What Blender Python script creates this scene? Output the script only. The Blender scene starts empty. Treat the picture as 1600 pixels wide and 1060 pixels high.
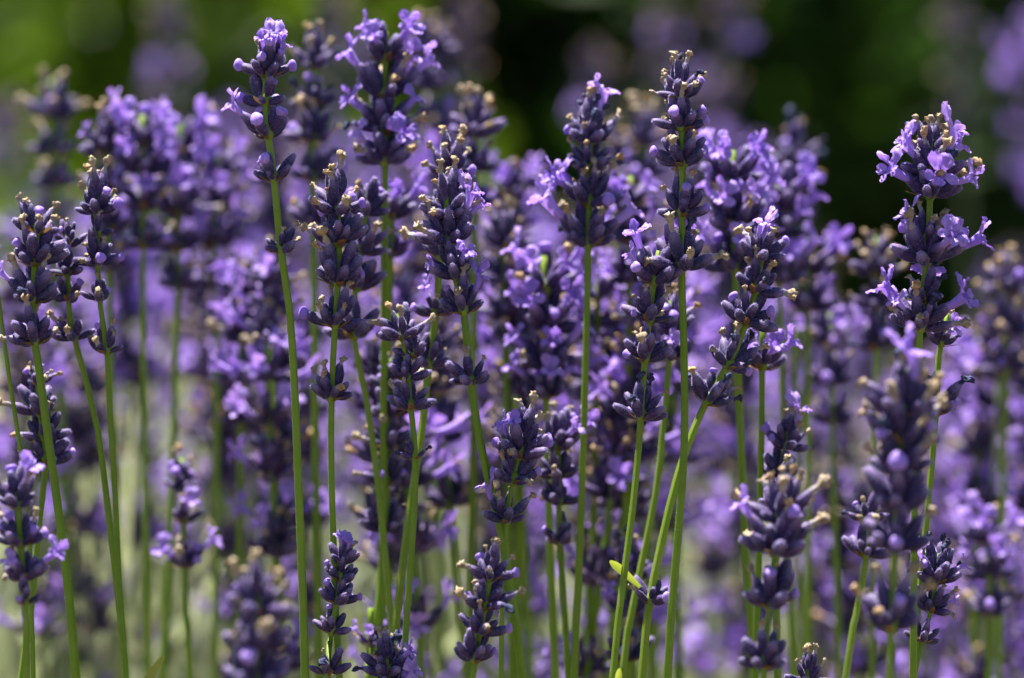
import bpy, math, random
from mathutils import Vector, Matrix, noise
R_ = math.radians
scn = bpy.context.scene
col = scn.collection

# ------------------------------------------------------------------ camera
PITCH = R_(8.0)
DF = 0.93                                   # distance to the plane in focus
LENS, SENSOR = 105.0, 23.6
PX = DF * SENSOR / LENS / 1600.0            # metres per photo pixel on the focus plane
FWD = Vector((0, math.cos(PITCH), -math.sin(PITCH)))
UPV = Vector((0, math.sin(PITCH), math.cos(PITCH)))
CEN = Vector((0, 0, 0.46))
CAM = CEN - FWD * DF
cd = bpy.data.cameras.new('camera')
cam = bpy.data.objects.new('camera', cd)
col.objects.link(cam)
cam.location = CAM
cam.rotation_euler = (R_(90) - PITCH, 0, 0)
cd.lens, cd.sensor_width = LENS, SENSOR
cd.clip_start, cd.clip_end = 0.02, 500
cd.dof.use_dof = True
cd.dof.focus_distance = DF
cd.dof.aperture_fstop = 5.6
cd.dof.aperture_blades = 9
scn.camera = cam

# ------------------------------------------------------------------ light
SUN = Vector((-0.17, 0.25, 0.92)).normalized()     # towards the sun
w = bpy.data.worlds.new('World')
scn.world = w
w.use_nodes = True
nt = w.node_tree
bg = nt.nodes['Background']
sky = nt.nodes.new('ShaderNodeTexSky')
sky.sky_type = 'NISHITA'
sky.sun_disc = False
sky.sun_elevation = math.asin(SUN.z)
sky.sun_rotation = math.atan2(SUN.x, SUN.y)
nt.links.new(sky.outputs['Color'], bg.inputs['Color'])
bg.inputs['Strength'].default_value = 0.05
ld = bpy.data.lights.new('sun', 'SUN')
ld.energy = 5.0
ld.angle = R_(0.5)
ld.color = (1.0, 0.95, 0.87)
lo = bpy.data.objects.new('sun', ld)
lo.rotation_euler = SUN.to_track_quat('Z', 'Y').to_euler()
lo.location = (-1, 1, 3)
col.objects.link(lo)
scn.view_settings.view_transform = 'Standard'
scn.view_settings.look = 'None'
scn.view_settings.exposure = 1.85
scn.view_settings.gamma = 1.0
scn.cycles.use_denoising = True
scn.cycles.max_bounces = 6
scn.cycles.diffuse_bounces = 2
scn.cycles.transmission_bounces = 6
scn.cycles.use_adaptive_sampling = True


def P(px, py, dz=0.0):
    k = (DF + dz)
    s = PX * k / DF
    return CAM + FWD * k + Vector((1, 0, 0)) * ((px - 800) * s) + UPV * ((530 - py) * s)


# ------------------------------------------------------------------ materials
def mat(name):
    m = bpy.data.materials.new(name)
    m.use_nodes = True
    t = m.node_tree
    return m, t, t.nodes['Principled BSDF'], t.nodes['Material Output']


def ramp(t, stops, interp='LINEAR'):
    n = t.nodes.new('ShaderNodeValToRGB')
    e = n.color_ramp.elements
    n.color_ramp.interpolation = interp
    e[0].position, e[0].color = stops[0][0], (*stops[0][1], 1)
    e[1].position, e[1].color = stops[-1][0], (*stops[-1][1], 1)
    for p, c in stops[1:-1]:
        x = e.new(p)
        x.color = (*c, 1)
    return n


def noise_node(t, scale, detail=3, vec=None):
    n = t.nodes.new('ShaderNodeTexNoise')
    n.inputs['Scale'].default_value = scale
    n.inputs['Detail'].default_value = detail
    if vec is not None:
        t.links.new(vec, n.inputs['Vector'])
    return n


def mixc(t, a, b, f, mode='MIX'):
    n = t.nodes.new('ShaderNodeMix')
    n.data_type = 'RGBA'
    n.blend_type = mode
    for sock, v in ((n.inputs[0], f), (n.inputs[6], a), (n.inputs[7], b)):
        if hasattr(v, 'default_value'):
            t.links.new(v, sock)
        elif isinstance(v, (tuple, list)):
            sock.default_value = (*v, 1)
        else:
            sock.default_value = v
    return n.outputs[2]


def translucent_mix(t, b, out, colour, fac, tint=(1, 1, 1)):
    tr = t.nodes.new('ShaderNodeBsdfTranslucent')
    t.links.new(mixc(t, colour, tint, 1.0, 'MULTIPLY'), tr.inputs['Color'])
    mx = t.nodes.new('ShaderNodeMixShader')
    mx.inputs[0].default_value = fac
    t.links.new(b.outputs[0], mx.inputs[1])
    t.links.new(tr.outputs[0], mx.inputs[2])
    t.links.new(mx.outputs[0], out.inputs['Surface'])


def add_bump(t, b, height, strength, dist):
    n = t.nodes.new('ShaderNodeBump')
    n.inputs['Strength'].default_value = strength
    n.inputs['Distance'].default_value = dist
    t.links.new(height, n.inputs['Height'])
    t.links.new(n.outputs[0], b.inputs['Normal'])


def calyx_mat(name, along):
    m, t, b, out = mat(name)
    oi = t.nodes.new('ShaderNodeObjectInfo')
    tc = t.nodes.new('ShaderNodeTexCoord')
    dark = ramp(t, [(0, (.013, .008, .052)), (.45, (.021, .010, .064)), (.8, (.040, .016, .074)), (1, (.018, .020, .075))])
    t.links.new(oi.outputs['Random'], dark.inputs[0])
    c = dark.outputs[0]
    if along:
        sp = t.nodes.new('ShaderNodeSeparateXYZ')
        t.links.new(tc.outputs['Object'], sp.inputs[0])
        mr = t.nodes.new('ShaderNodeMapRange')
        mr.inputs[2].default_value = 0.0062
        t.links.new(sp.outputs[2], mr.inputs[0])
        # base greenish, tip rosy purple
        rp = ramp(t, [(0, (1, 1, 1)), (.16, (0, 0, 0)), (1, (0, 0, 0))])
        t.links.new(mr.outputs[0], rp.inputs[0])
        c = mixc(t, c, (.11, .11, .08), rp.outputs[0])
        rq = ramp(t, [(0, (0, 0, 0)), (.68, (0, 0, 0)), (1, (.75, .75, .75))])
        t.links.new(mr.outputs[0], rq.inputs[0])
        c = mixc(t, c, (.23, .16, .33), rq.outputs[0])
    n = noise_node(t, 900 if along else 330, 3, tc.outputs['Object'])
    rn = ramp(t, [(.45, (0, 0, 0)), (.78, (.38, .38, .38))] if along else [(.44, (0, 0, 0)), (.68, (.6, .6, .6))])
    t.links.new(n.outputs[0], rn.inputs[0])
    c = mixc(t, c, (.10, .08, .23) if along else (.19, .14, .29), rn.outputs[0])
    if along:
        # felted pale ribs running up the calyx
        at = t.nodes.new('ShaderNodeMath')
        at.operation = 'ARCTAN2'
        t.links.new(sp.outputs[1], at.inputs[0])
        t.links.new(sp.outputs[0], at.inputs[1])
        ml = t.nodes.new('ShaderNodeMath')
        ml.operation = 'MULTIPLY'
        ml.inputs[1].default_value = 13
        t.links.new(at.outputs[0], ml.inputs[0])
        cs = t.nodes.new('ShaderNodeMath')
        cs.operation = 'COSINE'
        t.links.new(ml.outputs[0], cs.inputs[0])
        n3 = noise_node(t, 420, 2, tc.outputs['Object'])
        mu = t.nodes.new('ShaderNodeMath')
        mu.operation = 'MULTIPLY'
        t.links.new(cs.outputs[0], mu.inputs[0])
        t.links.new(n3.outputs[0], mu.inputs[1])
        rr = ramp(t, [(.18, (0, 0, 0)), (.6, (.42, .42, .42))])
        t.links.new(mu.outputs[0], rr.inputs[0])
        c = mixc(t, c, (.15, .10, .29), rr.outputs[0])
    t.links.new(c, b.inputs['Base Color'])
    b.inputs['Roughness'].default_value = .62
    b.inputs['Specular IOR Level'].default_value = .35
    b.inputs['Sheen Weight'].default_value = .25
    b.inputs['Sheen Roughness'].default_value = .28
    b.inputs['Sheen Tint'].default_value = (.70, .62, .95, 1)
    add_bump(t, b, n.outputs[0], .35, .0002)
    return m


M_CALYX = calyx_mat('lavender_calyx', True)
M_CALYX_FAR = calyx_mat('lavender_calyx_plain', False)


def hair_mat():
    m, t, b, out = mat('pale_fuzz')
    b.inputs['Base Color'].default_value = (.52, .48, .80, 1)
    b.inputs['Roughness'].default_value = .6
    rgb = t.nodes.new('ShaderNodeRGB')
    rgb.outputs[0].default_value = (.54, .50, .82, 1)
    translucent_mix(t, b, out, rgb.outputs[0], .5)
    return m


M_HAIR = hair_mat()


def petal_mat():
    m, t, b, out = mat('violet_petal')
    oi = t.nodes.new('ShaderNodeObjectInfo')
    tc = t.nodes.new('ShaderNodeTexCoord')
    base = ramp(t, [(0, (.32, .19, .66)), (.5, (.40, .26, .73)), (1, (.50, .34, .80))])
    t.links.new(oi.outputs['Random'], base.inputs[0])
    wv = t.nodes.new('ShaderNodeTexWave')
    wv.inputs['Scale'].default_value = 260
    wv.inputs['Distortion'].default_value = 2.5
    t.links.new(tc.outputs['Object'], wv.inputs['Vector'])
    rw = ramp(t, [(0, (.35, .35, .35)), (.5, (0, 0, 0)), (1, (0, 0, 0))])
    t.links.new(wv.outputs[0], rw.inputs[0])
    c = mixc(t, base.outputs[0], (.22, .10, .58), rw.outputs[0])
    n = noise_node(t, 500, 4, tc.outputs['Object'])
    rn = ramp(t, [(.4, (0, 0, 0)), (.8, (.4, .4, .4))])
    t.links.new(n.outputs[0], rn.inputs[0])
    c = mixc(t, c, (.50, .36, .86), rn.outputs[0])
    t.links.new(c, b.inputs['Base Color'])
    b.inputs['Roughness'].default_value = .5
    b.inputs['Specular IOR Level'].default_value = .3
    b.inputs['Sheen Weight'].default_value = .12
    b.inputs['Sheen Tint'].default_value = (.8, .7, 1, 1)
    add_bump(t, b, n.outputs[0], .5, .00025)
    translucent_mix(t, b, out, c, .33, (.95, .8, 1))
    return m


M_PETAL = petal_mat()


def wither_mat(name, a, c2, d, tube=None):
    m, t, b, out = mat(name)
    oi = t.nodes.new('ShaderNodeObjectInfo')
    tc = t.nodes.new('ShaderNodeTexCoord')
    n = noise_node(t, 1100, 4, tc.outputs['Object'])
    r1 = ramp(t, [(.25, d), (.5, a), (.75, c2)])
    t.links.new(n.outputs[0], r1.inputs[0])
    r2 = ramp(t, [(0, (.72, .72, .74)), (.5, (1, 1, 1)), (1, (1.0, .82, .62))])
    t.links.new(oi.outputs['Random'], r2.inputs[0])
    c = mixc(t, r1.outputs[0], r2.outputs[0], 1.0, 'MULTIPLY')
    if tube:
        sp = t.nodes.new('ShaderNodeSeparateXYZ')
        t.links.new(tc.outputs['Object'], sp.inputs[0])
        mr = t.nodes.new('ShaderNodeMapRange')
        mr.inputs[1].default_value, mr.inputs[2].default_value = .0008, .0022
        mr.inputs[3].default_value, mr.inputs[4].default_value = 1, 0
        t.links.new(sp.outputs[2], mr.inputs[0])
        c = mixc(t, c, tube, mr.outputs[0])
    t.links.new(c, b.inputs['Base Color'])
    b.inputs['Roughness'].default_value = .8
    b.inputs['Specular IOR Level'].default_value = .2
    add_bump(t, b, n.outputs[0], .8, .0003)
    translucent_mix(t, b, out, c, .25)
    return m


M_WITHER = wither_mat('withered_tan', (.43, .34, .23), (.62, .54, .42), (.17, .10, .05), (.36, .33, .36))
M_BLUE = wither_mat('withered_slate', (.045, .055, .13), (.17, .18, .29), (.02, .02, .05))
M_BRACT = wither_mat('papery_bract', (.20, .12, .05), (.30, .22, .11), (.09, .05, .03))


def green_mat(name, a, b_, c_, scale, trans, rough=.55):
    m, t, b, out = mat(name)
    oi = t.nodes.new('ShaderNodeObjectInfo')
    tc = t.nodes.new('ShaderNodeTexCoord')
    r = ramp(t, [(0, a), (.5, b_), (1, c_)])
    n = noise_node(t, scale, 4, tc.outputs['Object'])
    ad = t.nodes.new('ShaderNodeMath')
    ad.operation = 'MULTIPLY_ADD'
    ad.inputs[1].default_value = .55
    t.links.new(oi.outputs['Random'], ad.inputs[0])
    s2 = t.nodes.new('ShaderNodeMath')
    s2.operation = 'MULTIPLY_ADD'
    s2.inputs[1].default_value = 1.3
    s2.inputs[2].default_value = -.42
    t.links.new(n.outputs[0], s2.inputs[0])
    t.links.new(s2.outputs[0], ad.inputs[2])
    t.links.new(ad.outputs[0], r.inputs[0])
    t.links.new(r.outputs[0], b.inputs['Base Color'])
    b.inputs['Roughness'].default_value = rough
    b.inputs['Specular IOR Level'].default_value = .35
    translucent_mix(t, b, out, r.outputs[0], trans, (1, 1, .75))
    return m, t, b, n


M_STEM, _t, _b, _n = green_mat('lavender_stem', (.18, .30, .020), (.225, .345, .028), (.28, .385, .05), 260, .40)
add_bump(_t, _b, _n.outputs[0], .3, .0002)
M_STEM_FAR, *_ = green_mat('lavender_stem_grey', (.12, .19, .04), (.26, .33, .15), (.42, .46, .30), 60, .42)
M_FOLIAGE, *_ = green_mat('lavender_foliage', (.28, .32, .20), (.42, .46, .32), (.54, .57, .44), 25, .5)
M_LEAF, *_ = green_mat('yellow_green_leaf', (.20, .26, .03), (.28, .34, .05), (.36, .38, .08), 300, .4)
M_SHRUB, *_ = green_mat('bright_shrub_leaf', (.045, .09, .006), (.085, .155, .009), (.14, .225, .014), 9, .58, .45)
M_SHRUB_SHADE, *_ = green_mat('shaded_shrub_leaf', (.016, .045, .006), (.03, .078, .008), (.055, .12, .012), 3, .4, .5)  # leaf green darkened: the black-green background shade is put into the colour
M_BARK, *_ = green_mat('shrub_bark', (.05, .035, .02), (.09, .065, .04), (.13, .10, .07), 60, .0, .9)


def soil_mat():
    m, t, b, out = mat('dry_soil')
    tc = t.nodes.new('ShaderNodeTexCoord')
    n = noise_node(t, 6, 8, tc.outputs['Object'])
    r = ramp(t, [(.3, (.045, .032, .02)), (.55, (.11, .08, .05)), (.75, (.19, .15, .10))])
    t.links.new(n.outputs[0], r.inputs[0])
    t.links.new(r.outputs[0], b.inputs['Base Color'])
    b.inputs['Roughness'].default_value = .95
    n2 = noise_node(t, 60, 6, tc.outputs['Object'])
    add_bump(t, b, n2.outputs[0], .8, .02)
    return m


M_SOIL = soil_mat()


# ------------------------------------------------------------------ mesh helpers
class MB:
    def __init__(self):
        self.v, self.f, self.m = [], [], []

    def add(self, vf, M=None, mi=0):
        vs, fs = vf
        o = len(self.v)
        self.v.extend([M @ p for p in vs] if M is not None else vs)
        self.f.extend([tuple(i + o for i in f) for f in fs])
        self.m.extend([mi] * len(fs))
        return self

    def mesh(self, name, mats, smooth=True):
        me = bpy.data.meshes.new(name)
        me.from_pydata([tuple(p) for p in self.v], [], self.f)
        for m in mats:
            me.materials.append(m)
        me.polygons.foreach_set('material_index', self.m)
        if smooth:
            me.polygons.foreach_set('use_smooth', [True] * len(self.f))
        me.update()
        return me


def frame(d, up):
    """matrix with Z along d and Y as near to up as possible"""
    z = d.normalized()
    y = up - z * up.dot(z)
    if y.length < 1e-5:
        y = Vector((0, 1, 0)) - z * z.y
    y.normalize()
    x = y.cross(z)
    return Matrix(((x.x, y.x, z.x), (x.y, y.y, z.y), (x.z, y.z, z.z))).to_4x4()


def tube_rings(rings, cap0=True, cap1=True):
    """rings: list of lists of points"""
    vs, fs = [], []
    n = len(rings[0])
    for r in rings:
        vs.extend(r)
    for i in range(len(rings) - 1):
        for k in range(n):
            a, b = i * n + k, i * n + (k + 1) % n
            fs.append((a, b, b + n, a + n))
    if cap0:
        fs.append(tuple(reversed(range(n))))
    if cap1:
        o = (len(rings) - 1) * n
        fs.append(tuple(range(o, o + n)))
    return vs, fs


mm = 0.001


def calyx_vf(rng, seg=26, hi=True):
    """ribbed barrel calyx, base at the origin, along +Z, curving towards +Y"""
    L = 5.9 * rng.uniform(.82, 1.16)
    fat = rng.uniform(.72, .92)
    prof = [(0, .38), (.06, .62), (.18, .98), (.34, 1.26), (.52, 1.40), (.68, 1.34), (.82, 1.14), (.93, .86), (1.0, .62), (1.03, .34)]
    if not hi:
        prof = [(0, .4), (.2, 1.0), (.5, 1.40), (.8, 1.16), (.97, .7), (1.03, .25)]
    bend = rng.uniform(.2, .9)
    rings = []
    for q, r in prof:
        ring = []
        for k in range(seg):
            a = k * 2 * math.pi / seg
            rib = (1 + (.10 if k % 2 == 0 else -.10) * min(1, q * 5)) if hi else 1
            rr = r * fat * rib * (1 + .05 * noise.noise(Vector((math.cos(a), math.sin(a), q * 3 + L))))
            zz = q * L
            if hi and q > .9:
                zz += .28 * max(0, math.cos(5 * a)) * (1 if q < 1.02 else 0)
            ring.append(Vector((rr * math.cos(a), rr * math.sin(a) + bend * q * q, zz)) * mm)
        rings.append(ring)
    vs, fs = tube_rings(rings)
    return vs, fs, L, bend


def fuzz_vf(vs, fs, rng, n, length, width, lean):
    hv, hf = [], []
    quads = [f for f in fs if len(f) == 4]
    for _ in range(n):
        f = rng.choice(quads)
        a, b, c, d = (vs[i] for i in f)
        u, v = rng.random(), rng.random()
        p = (a * (1 - u) + b * u) * (1 - v) + (d * (1 - u) + c * u) * v
        nrm = (b - a).cross(d - a)
        if nrm.length < 1e-12:
            continue
        nrm.normalize()
        dr = (nrm + Vector((rng.uniform(-.5, .5), rng.uniform(-.5, .5), rng.uniform(-.5, .5) + lean))).normalized()
        s = dr.cross(Vector((rng.random(), rng.random(), rng.random())))
        if s.length < 1e-6:
            continue
        s = s.normalized() * width
        o = len(hv)
        hv += [p - s, p + s, p + dr * length * rng.uniform(.5, 1.2)]
        hf.append((o, o + 1, o + 2))
    return hv, hf


def lobe_vf(rng, base, dirv, nrm, L, W, curl, cup, n=5, mlen=6, notch=0.0, crump=.05):
    """rounded petal lobe: starts at base, runs along dirv, curls towards nrm"""
    dirv = dirv.normalized()
    side = dirv.cross(nrm).normalized()
    nrm = side.cross(dirv).normalized()
    vs, fs = [], []
    p = base.copy()
    d = dirv.copy()
    for i in range(mlen + 1):
        q = i / mlen
        wq = W * (.42 + .58 * math.sin(min(1, q * 1.25) * math.pi / 2)) * math.sqrt(max(.02, 1 - max(0, (q - .55) / .47) ** 2))
        nn = side.cross(d).normalized()
        for k in range(n):
            u = k / (n - 1) * 2 - 1
            off = side * (u * wq * .5) + nn * (cup * u * u * wq + crump * W * noise.noise(Vector((u * 2.3, q * 3.4, L * 9999 + curl * 37))))
            off -= d * (notch * L * q * max(0, 1 - abs(u) * 2.2))
            vs.append(p + off)
        ang = curl / mlen
        d = (d * math.cos(ang) + nn * math.sin(ang)).normalized()
        p = p + d * (L / mlen)
    for i in range(mlen):
        for k in range(n - 1):
            a = i * n + k
            fs.append((a, a + 1, a + n + 1, a + n))
    return vs, fs


def flower_vf(rng, kind, hi=True):
    """two-lipped corolla: tube along +Z from the origin (calyx mouth), upper lip towards +Y"""
    mb = MB()
    seg = 12 if hi else 7
    T = {'open': 4.2, 'tall': 3.6, 'side': 4.8, 'bud': 2.3}[kind] * rng.uniform(.9, 1.1)
    r0, r1 = .62, {'open': 1.05, 'tall': 1.0, 'side': 1.15, 'bud': 1.15}[kind]
    bend = {'open': .5, 'tall': 1.4, 'side': .9, 'bud': .3}[kind]
    rings = []
    N = 7 if hi else 4
    for i in range(N + 1):
        q = i / N
        r = r0 + (r1 - r0) * (q ** 1.6)
        if kind == 'bud':
            r = r0 + .85 * math.sin(min(1, q * 1.05) * math.pi * .62) * (1 if q < .72 else math.sqrt(max(.04, 1 - ((q - .72) / .30) ** 2)))
        ring = []
        for k in range(seg):
            a = 2 * math.pi * k / seg
            rr = r * (1 + .08 * math.cos(3 * a + L0(rng)) + (.10 * noise.noise(Vector((math.cos(a) * 2, math.sin(a) * 2, q * 4 + T)))))
            ring.append(Vector((rr * math.cos(a), rr * math.sin(a) + bend * q * q, q * T)) * mm)
        rings.append(ring)
    mb.add(tube_rings(rings, True, kind == 'bud'))
    if kind == 'bud':
        return mb.v, mb.f
    n, ml = (7, 8) if hi else (3, 3)
    top = Vector((0, bend, T)) * mm
    Y, Z, X = Vector((0, 1, 0)), Vector((0, 0, 1)), Vector((1, 0, 0))
    g = rng.uniform
    if kind == 'open':
        up_l, up_w, sp, lift, low = 3.5, 3.0, .40, .9, 2.5
    elif kind == 'tall':
        up_l, up_w, sp, lift, low = 4.0, 2.8, .28, .5, 2.3
    else:
        up_l, up_w, sp, lift, low = 3.3, 2.6, .40, .8, 2.6
    for s in (-1, 1):
        b = top + (Y * r1 * .75 + X * s * r1 * .45) * mm
        d = (Z * (1.05 - lift * .45) + Y * lift + X * s * (sp + g(-.08, .12)))
        mb.add(lobe_vf(rng, b, d, (Z * .5 - Y * 1).normalized() * -1 * (1 if g(0, 1) < .75 else -1), up_l * g(.9, 1.12) * mm, up_w * g(.9, 1.1) * mm, g(.2, .9), g(.06, .3), n, ml, .06, .30))
    for s in (-1, 0, 1):
        b = top + (Y * -r1 * (.75 if s == 0 else .25) + X * s * r1 * .9) * mm
        d = Z * g(.75, 1.0) - Y * (g(.75, 1.05) if s == 0 else g(.25, .5)) + X * s * g(.95, 1.2)
        mb.add(lobe_vf(rng, b, d, (Z * .3 - Y).normalized() if s == 0 else (-Z + X * s * .3).normalized(), low * g(.85, 1.1) * mm, low * .86 * g(.9, 1.1) * mm, g(.25, 1.3), g(-.26, .10), n, ml, .0, .30))
    return mb.v, mb.f


def L0(rng):
    return 0.7


def wither_vf(rng, hi=True):
    """dried corolla: thin crumpled tube with a lumpy torn mouth"""
    seg = 14 if hi else 6
    N = 12 if hi else 4
    L = rng.uniform(2.3, 3.9)
    bx, by = rng.uniform(-1.1, 1.1), rng.uniform(-.7, 1.2)
    sd = rng.uniform(0, 99)
    rings = []
    for i in range(N + 1):
        q = i / N
        r = .46 + .10 * math.sin(q * 11 + sd) + (.50 * max(0, (q - .55) / .45) ** .6 if q > .55 else 0)
        if q > .9:
            r *= .62
        ring = []
        for k in range(seg):
            a = 2 * math.pi * k / seg
            nn = noise.noise(Vector((math.cos(a) * 1.7 + sd, math.sin(a) * 1.7, q * 5)))
            rr = r * (1 + (.30 + .95 * q) * nn)
            zz = q * L + (.55 * noise.noise(Vector((a * 1.3, sd, 3))) if q > .8 else 0)
            ring.append(Vector((rr * math.cos(a) + bx * q * q, rr * math.sin(a) + by * q * q, zz)) * mm)
        rings.append(ring)
    return tube_rings(rings)


def bract_vf(rng):
    return lobe_vf(rng, Vector((0, 0, 0)), Vector((0, 0, 1)), Vector((0, 1, 0)), rng.uniform(2.4, 3.8) * mm, rng.uniform(1.8, 2.6) * mm, rng.uniform(-.4, .7), .12, 5, 5, -.25)


def leaf_vf(L, W, curl, seed):
    rng = random.Random(seed)
    a = lobe_vf(rng, Vector((0, 0, 0)), Vector((0, 0, 1)), Vector((0, 1, 0)), L, W, curl, .16, 7, 12)
    mb = MB().add(a)
    return mb.v, mb.f


def catmull(pts, step):
    out = []
    n = len(pts)
    for i in range(n - 1):
        p0, p1, p2, p3 = pts[max(0, i - 1)], pts[i], pts[i + 1], pts[min(n - 1, i + 2)]
        k = max(2, int((p2 - p1).length / step))
        for j in range(k):
            t = j / k
            out.append(.5 * ((2 * p1) + (p2 - p0) * t + (2 * p0 - 5 * p1 + 4 * p2 - p3) * t * t + (3 * p1 - p0 - 3 * p2 + p3) * t ** 3))
    out.append(pts[-1])
    return out


def stem_vf(path, r_top, r_bot, seg, twist, square=.10):
    """path from the tip down to the ground"""
    rings = []
    n = len(path)
    for i, p in enumerate(path):
        q = i / (n - 1)
        d = (path[max(0, i - 1)] - path[min(n - 1, i + 1)]).normalized()
        x = d.cross(Vector((0, 1, 0))).normalized()
        y = d.cross(x)
        r = r_top + (r_bot - r_top) * min(1, q * 2.2)
        ring = []
        for k in range(seg):
            a = 2 * math.pi * k / seg
            rr = r * (1 + square * math.cos(4 * (a - twist)))
            ring.append(p + x * (rr * math.cos(a)) + y * (rr * math.sin(a)))
        rings.append(ring)
    rings.reverse()
    return tube_rings(rings)


# ------------------------------------------------------------------ shared part meshes
rng = random.Random(11)
CALYX = []
for i in range(9):
    vs, fs, L, bd = calyx_vf(rng)
    mb = MB().add((vs, fs), None, 0)
    mb.add(fuzz_vf(vs, fs, rng, 340, .46 * mm, .020 * mm, .5), None, 1)
    CALYX.append((mb.mesh('calyx', [M_CALYX, M_HAIR]), L * mm, bd * mm))
FLOWER = {}
for kind in ('open', 'tall', 'side', 'bud'):
    FLOWER[kind] = [MB().add(flower_vf(rng, kind)).mesh('flower', [M_PETAL]) for _ in range(4)]
WITHER = [MB().add(wither_vf(rng)).mesh('withered_bloom', [M_WITHER]) for _ in range(8)]
WITHERB = [MB().add(wither_vf(rng)).mesh('withered_bloom', [M_BLUE]) for _ in range(5)]
BRACT = [MB().add(bract_vf(rng)).mesh('bract', [M_BRACT]) for _ in range(4)]


def knob_vf(rng):
    rings = []
    for i in range(6):
        q = i / 5
        r = .75 + .55 * math.sin(q * math.pi)
        rings.append([Vector((r * (1 + .12 * noise.noise(Vector((k, q * 3, 1)))) * math.cos(k * math.pi / 6), r * math.sin(k * math.pi / 6), q * 3.2 - 1.0)) * mm for k in range(12)])
    return tube_rings(rings)


KNOB = MB().add(knob_vf(rng)).mesh('whorl', [M_STEM])


def new(name, data, parent=None, M=None):
    o = bpy.data.objects.new(name, data)
    col.objects.link(o)
    if parent is not None:
        o.parent = parent
    if M is not None:
        o.matrix_local = M
    return o


def thing(name, label, cat, loc, group=None):
    o = bpy.data.objects.new(name, None)
    o.empty_display_size = .01
    col.objects.link(o)
    o.location = loc
    o['label'] = label
    o['category'] = cat
    if group:
        o['group'] = group
    return o


def cdir(phi, th):
    p, t = R_(phi), R_(th)
    return Vector((math.sin(t) * math.sin(p), -math.sin(t) * math.cos(p), math.cos(t)))


def whorl_layout(rng, n, top, rot, gap=0):
    """list of (phi, theta, z offset in mm)"""
    res = []
    n_lo = max(2, round(n * .48))
    n_mid = max(1, round(n * .34))
    n_in = max(0, n - n_lo - n_mid)
    for (c, t0, t1, z) in ((n_lo, 54, 86, 0), (n_mid, 30, 58, .9), (n_in, 12, 30, 1.9)):
        for k in range(c):
            ph = rot + 360 * (k + (.5 if z > .5 else 0)) / max(1, c) + rng.uniform(-20, 20)
            res.append((ph, rng.uniform(t0, t1), z + rng.uniform(-.3, .3)))
    if top:
        for k in range(4):
            res.append((rot + 90 * k + rng.uniform(-20, 20), rng.uniform(5, 24), 3.2 + rng.uniform(-.4, .6)))
    return res


def whorl(root, loc, axis, R, n, rng, top=False, fl=(), wd=.3, blue=0.0, bud=.12, twist=None):
    """fully separate parts: calyces, open flowers, dried blooms and bracts under one whorl"""
    s = min(1.2, max(.55, R / (6.6 * mm)))
    n = round(n * 1.36)
    rot = rng.uniform(0, 360) if twist is None else twist
    Mw = Matrix.Translation(loc) @ frame(axis, Vector((0, 1, 0))) @ Matrix.Diagonal((s, s, s, 1))
    wo = new('whorl', KNOB, root, Mw)
    Zup = Vector((0, 0, 1))

    def put(ph, th, z):
        d = cdir(ph, th)
        me, L, bd = rng.choice(CALYX)
        base = Vector((d.x, d.y, 0)).normalized() * (.75 * mm) + Vector((0, 0, z * mm)) if th > 1 else Vector((0, 0, z * mm))
        k = rng.uniform(.70, 1.10)
        M = Matrix.Translation(base) @ frame(d, Zup) @ Matrix.Rotation(rng.uniform(-.5, .5), 4, 'Z') @ Matrix.Diagonal((k, k, k, 1))
        new('calyx', me, wo, M)
        return M, L, bd

    for ph, th, z in whorl_layout(rng, n, top, rot):
        M, L, bd = put(ph, th, z)
        u = rng.random()
        wq = wd * (1.7 if th < 45 else .6)
        Mt = M @ Matrix.Translation((0, bd * .92, L * .93))
        if u < wq:
            k = rng.uniform(.8, 1.22)
            new('withered_bloom', rng.choice(WITHERB if rng.random() < blue else WITHER), wo,
                Mt @ Matrix.Rotation(rng.uniform(0, 6.28), 4, 'Z') @ Matrix.Diagonal((k, k, k, 1)))
        elif u < wq + bud:
            k = rng.uniform(.7, 1.05)
            new('flower', rng.choice(FLOWER['bud']), wo, M @ Matrix.Translation((0, bd * .8, L * .80)) @ Matrix.Diagonal((k, k, k, 1)))
    for f in fl:
        ph, th, kind = f[:3]
        k = f[3] if len(f) > 3 else 1.0
        M, L, bd = put(ph, th, 1.1)
        new('flower', rng.choice(FLOWER[kind]), wo, M @ Matrix.Translation((0, bd * .8, L * .82)) @ Matrix.Rotation(rng.uniform(-.25, .25), 4, 'Z') @ Matrix.Diagonal((k, k, k, 1)))
    for k in range(3):
        ph = rot + 120 * k + rng.uniform(-25, 25)
        d = cdir(ph, 84)
        new('bract', rng.choice(BRACT), wo, Matrix.Translation(Vector((d.x, d.y, 0)) * (.9 * mm) - Vector((0, 0, .7 * mm))) @ frame(cdir(ph, 72), Zup))
    return wo


def to_ground(p_prev, p):
    """carry a stem on from its last point in the picture down to the soil, straightening as it goes"""
    out = []
    d = (p - p_prev).normalized()
    q = p.copy()
    for i in range(1, 6):
        step = p.z / 5
        d = (d * .75 + Vector((0, 0, -1)) * .25).normalized()
        q = q + d * (step / max(.3, -d.z))
        if i == 5:
            q.z = 0
        out.append(q.copy())
    return out


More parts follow.
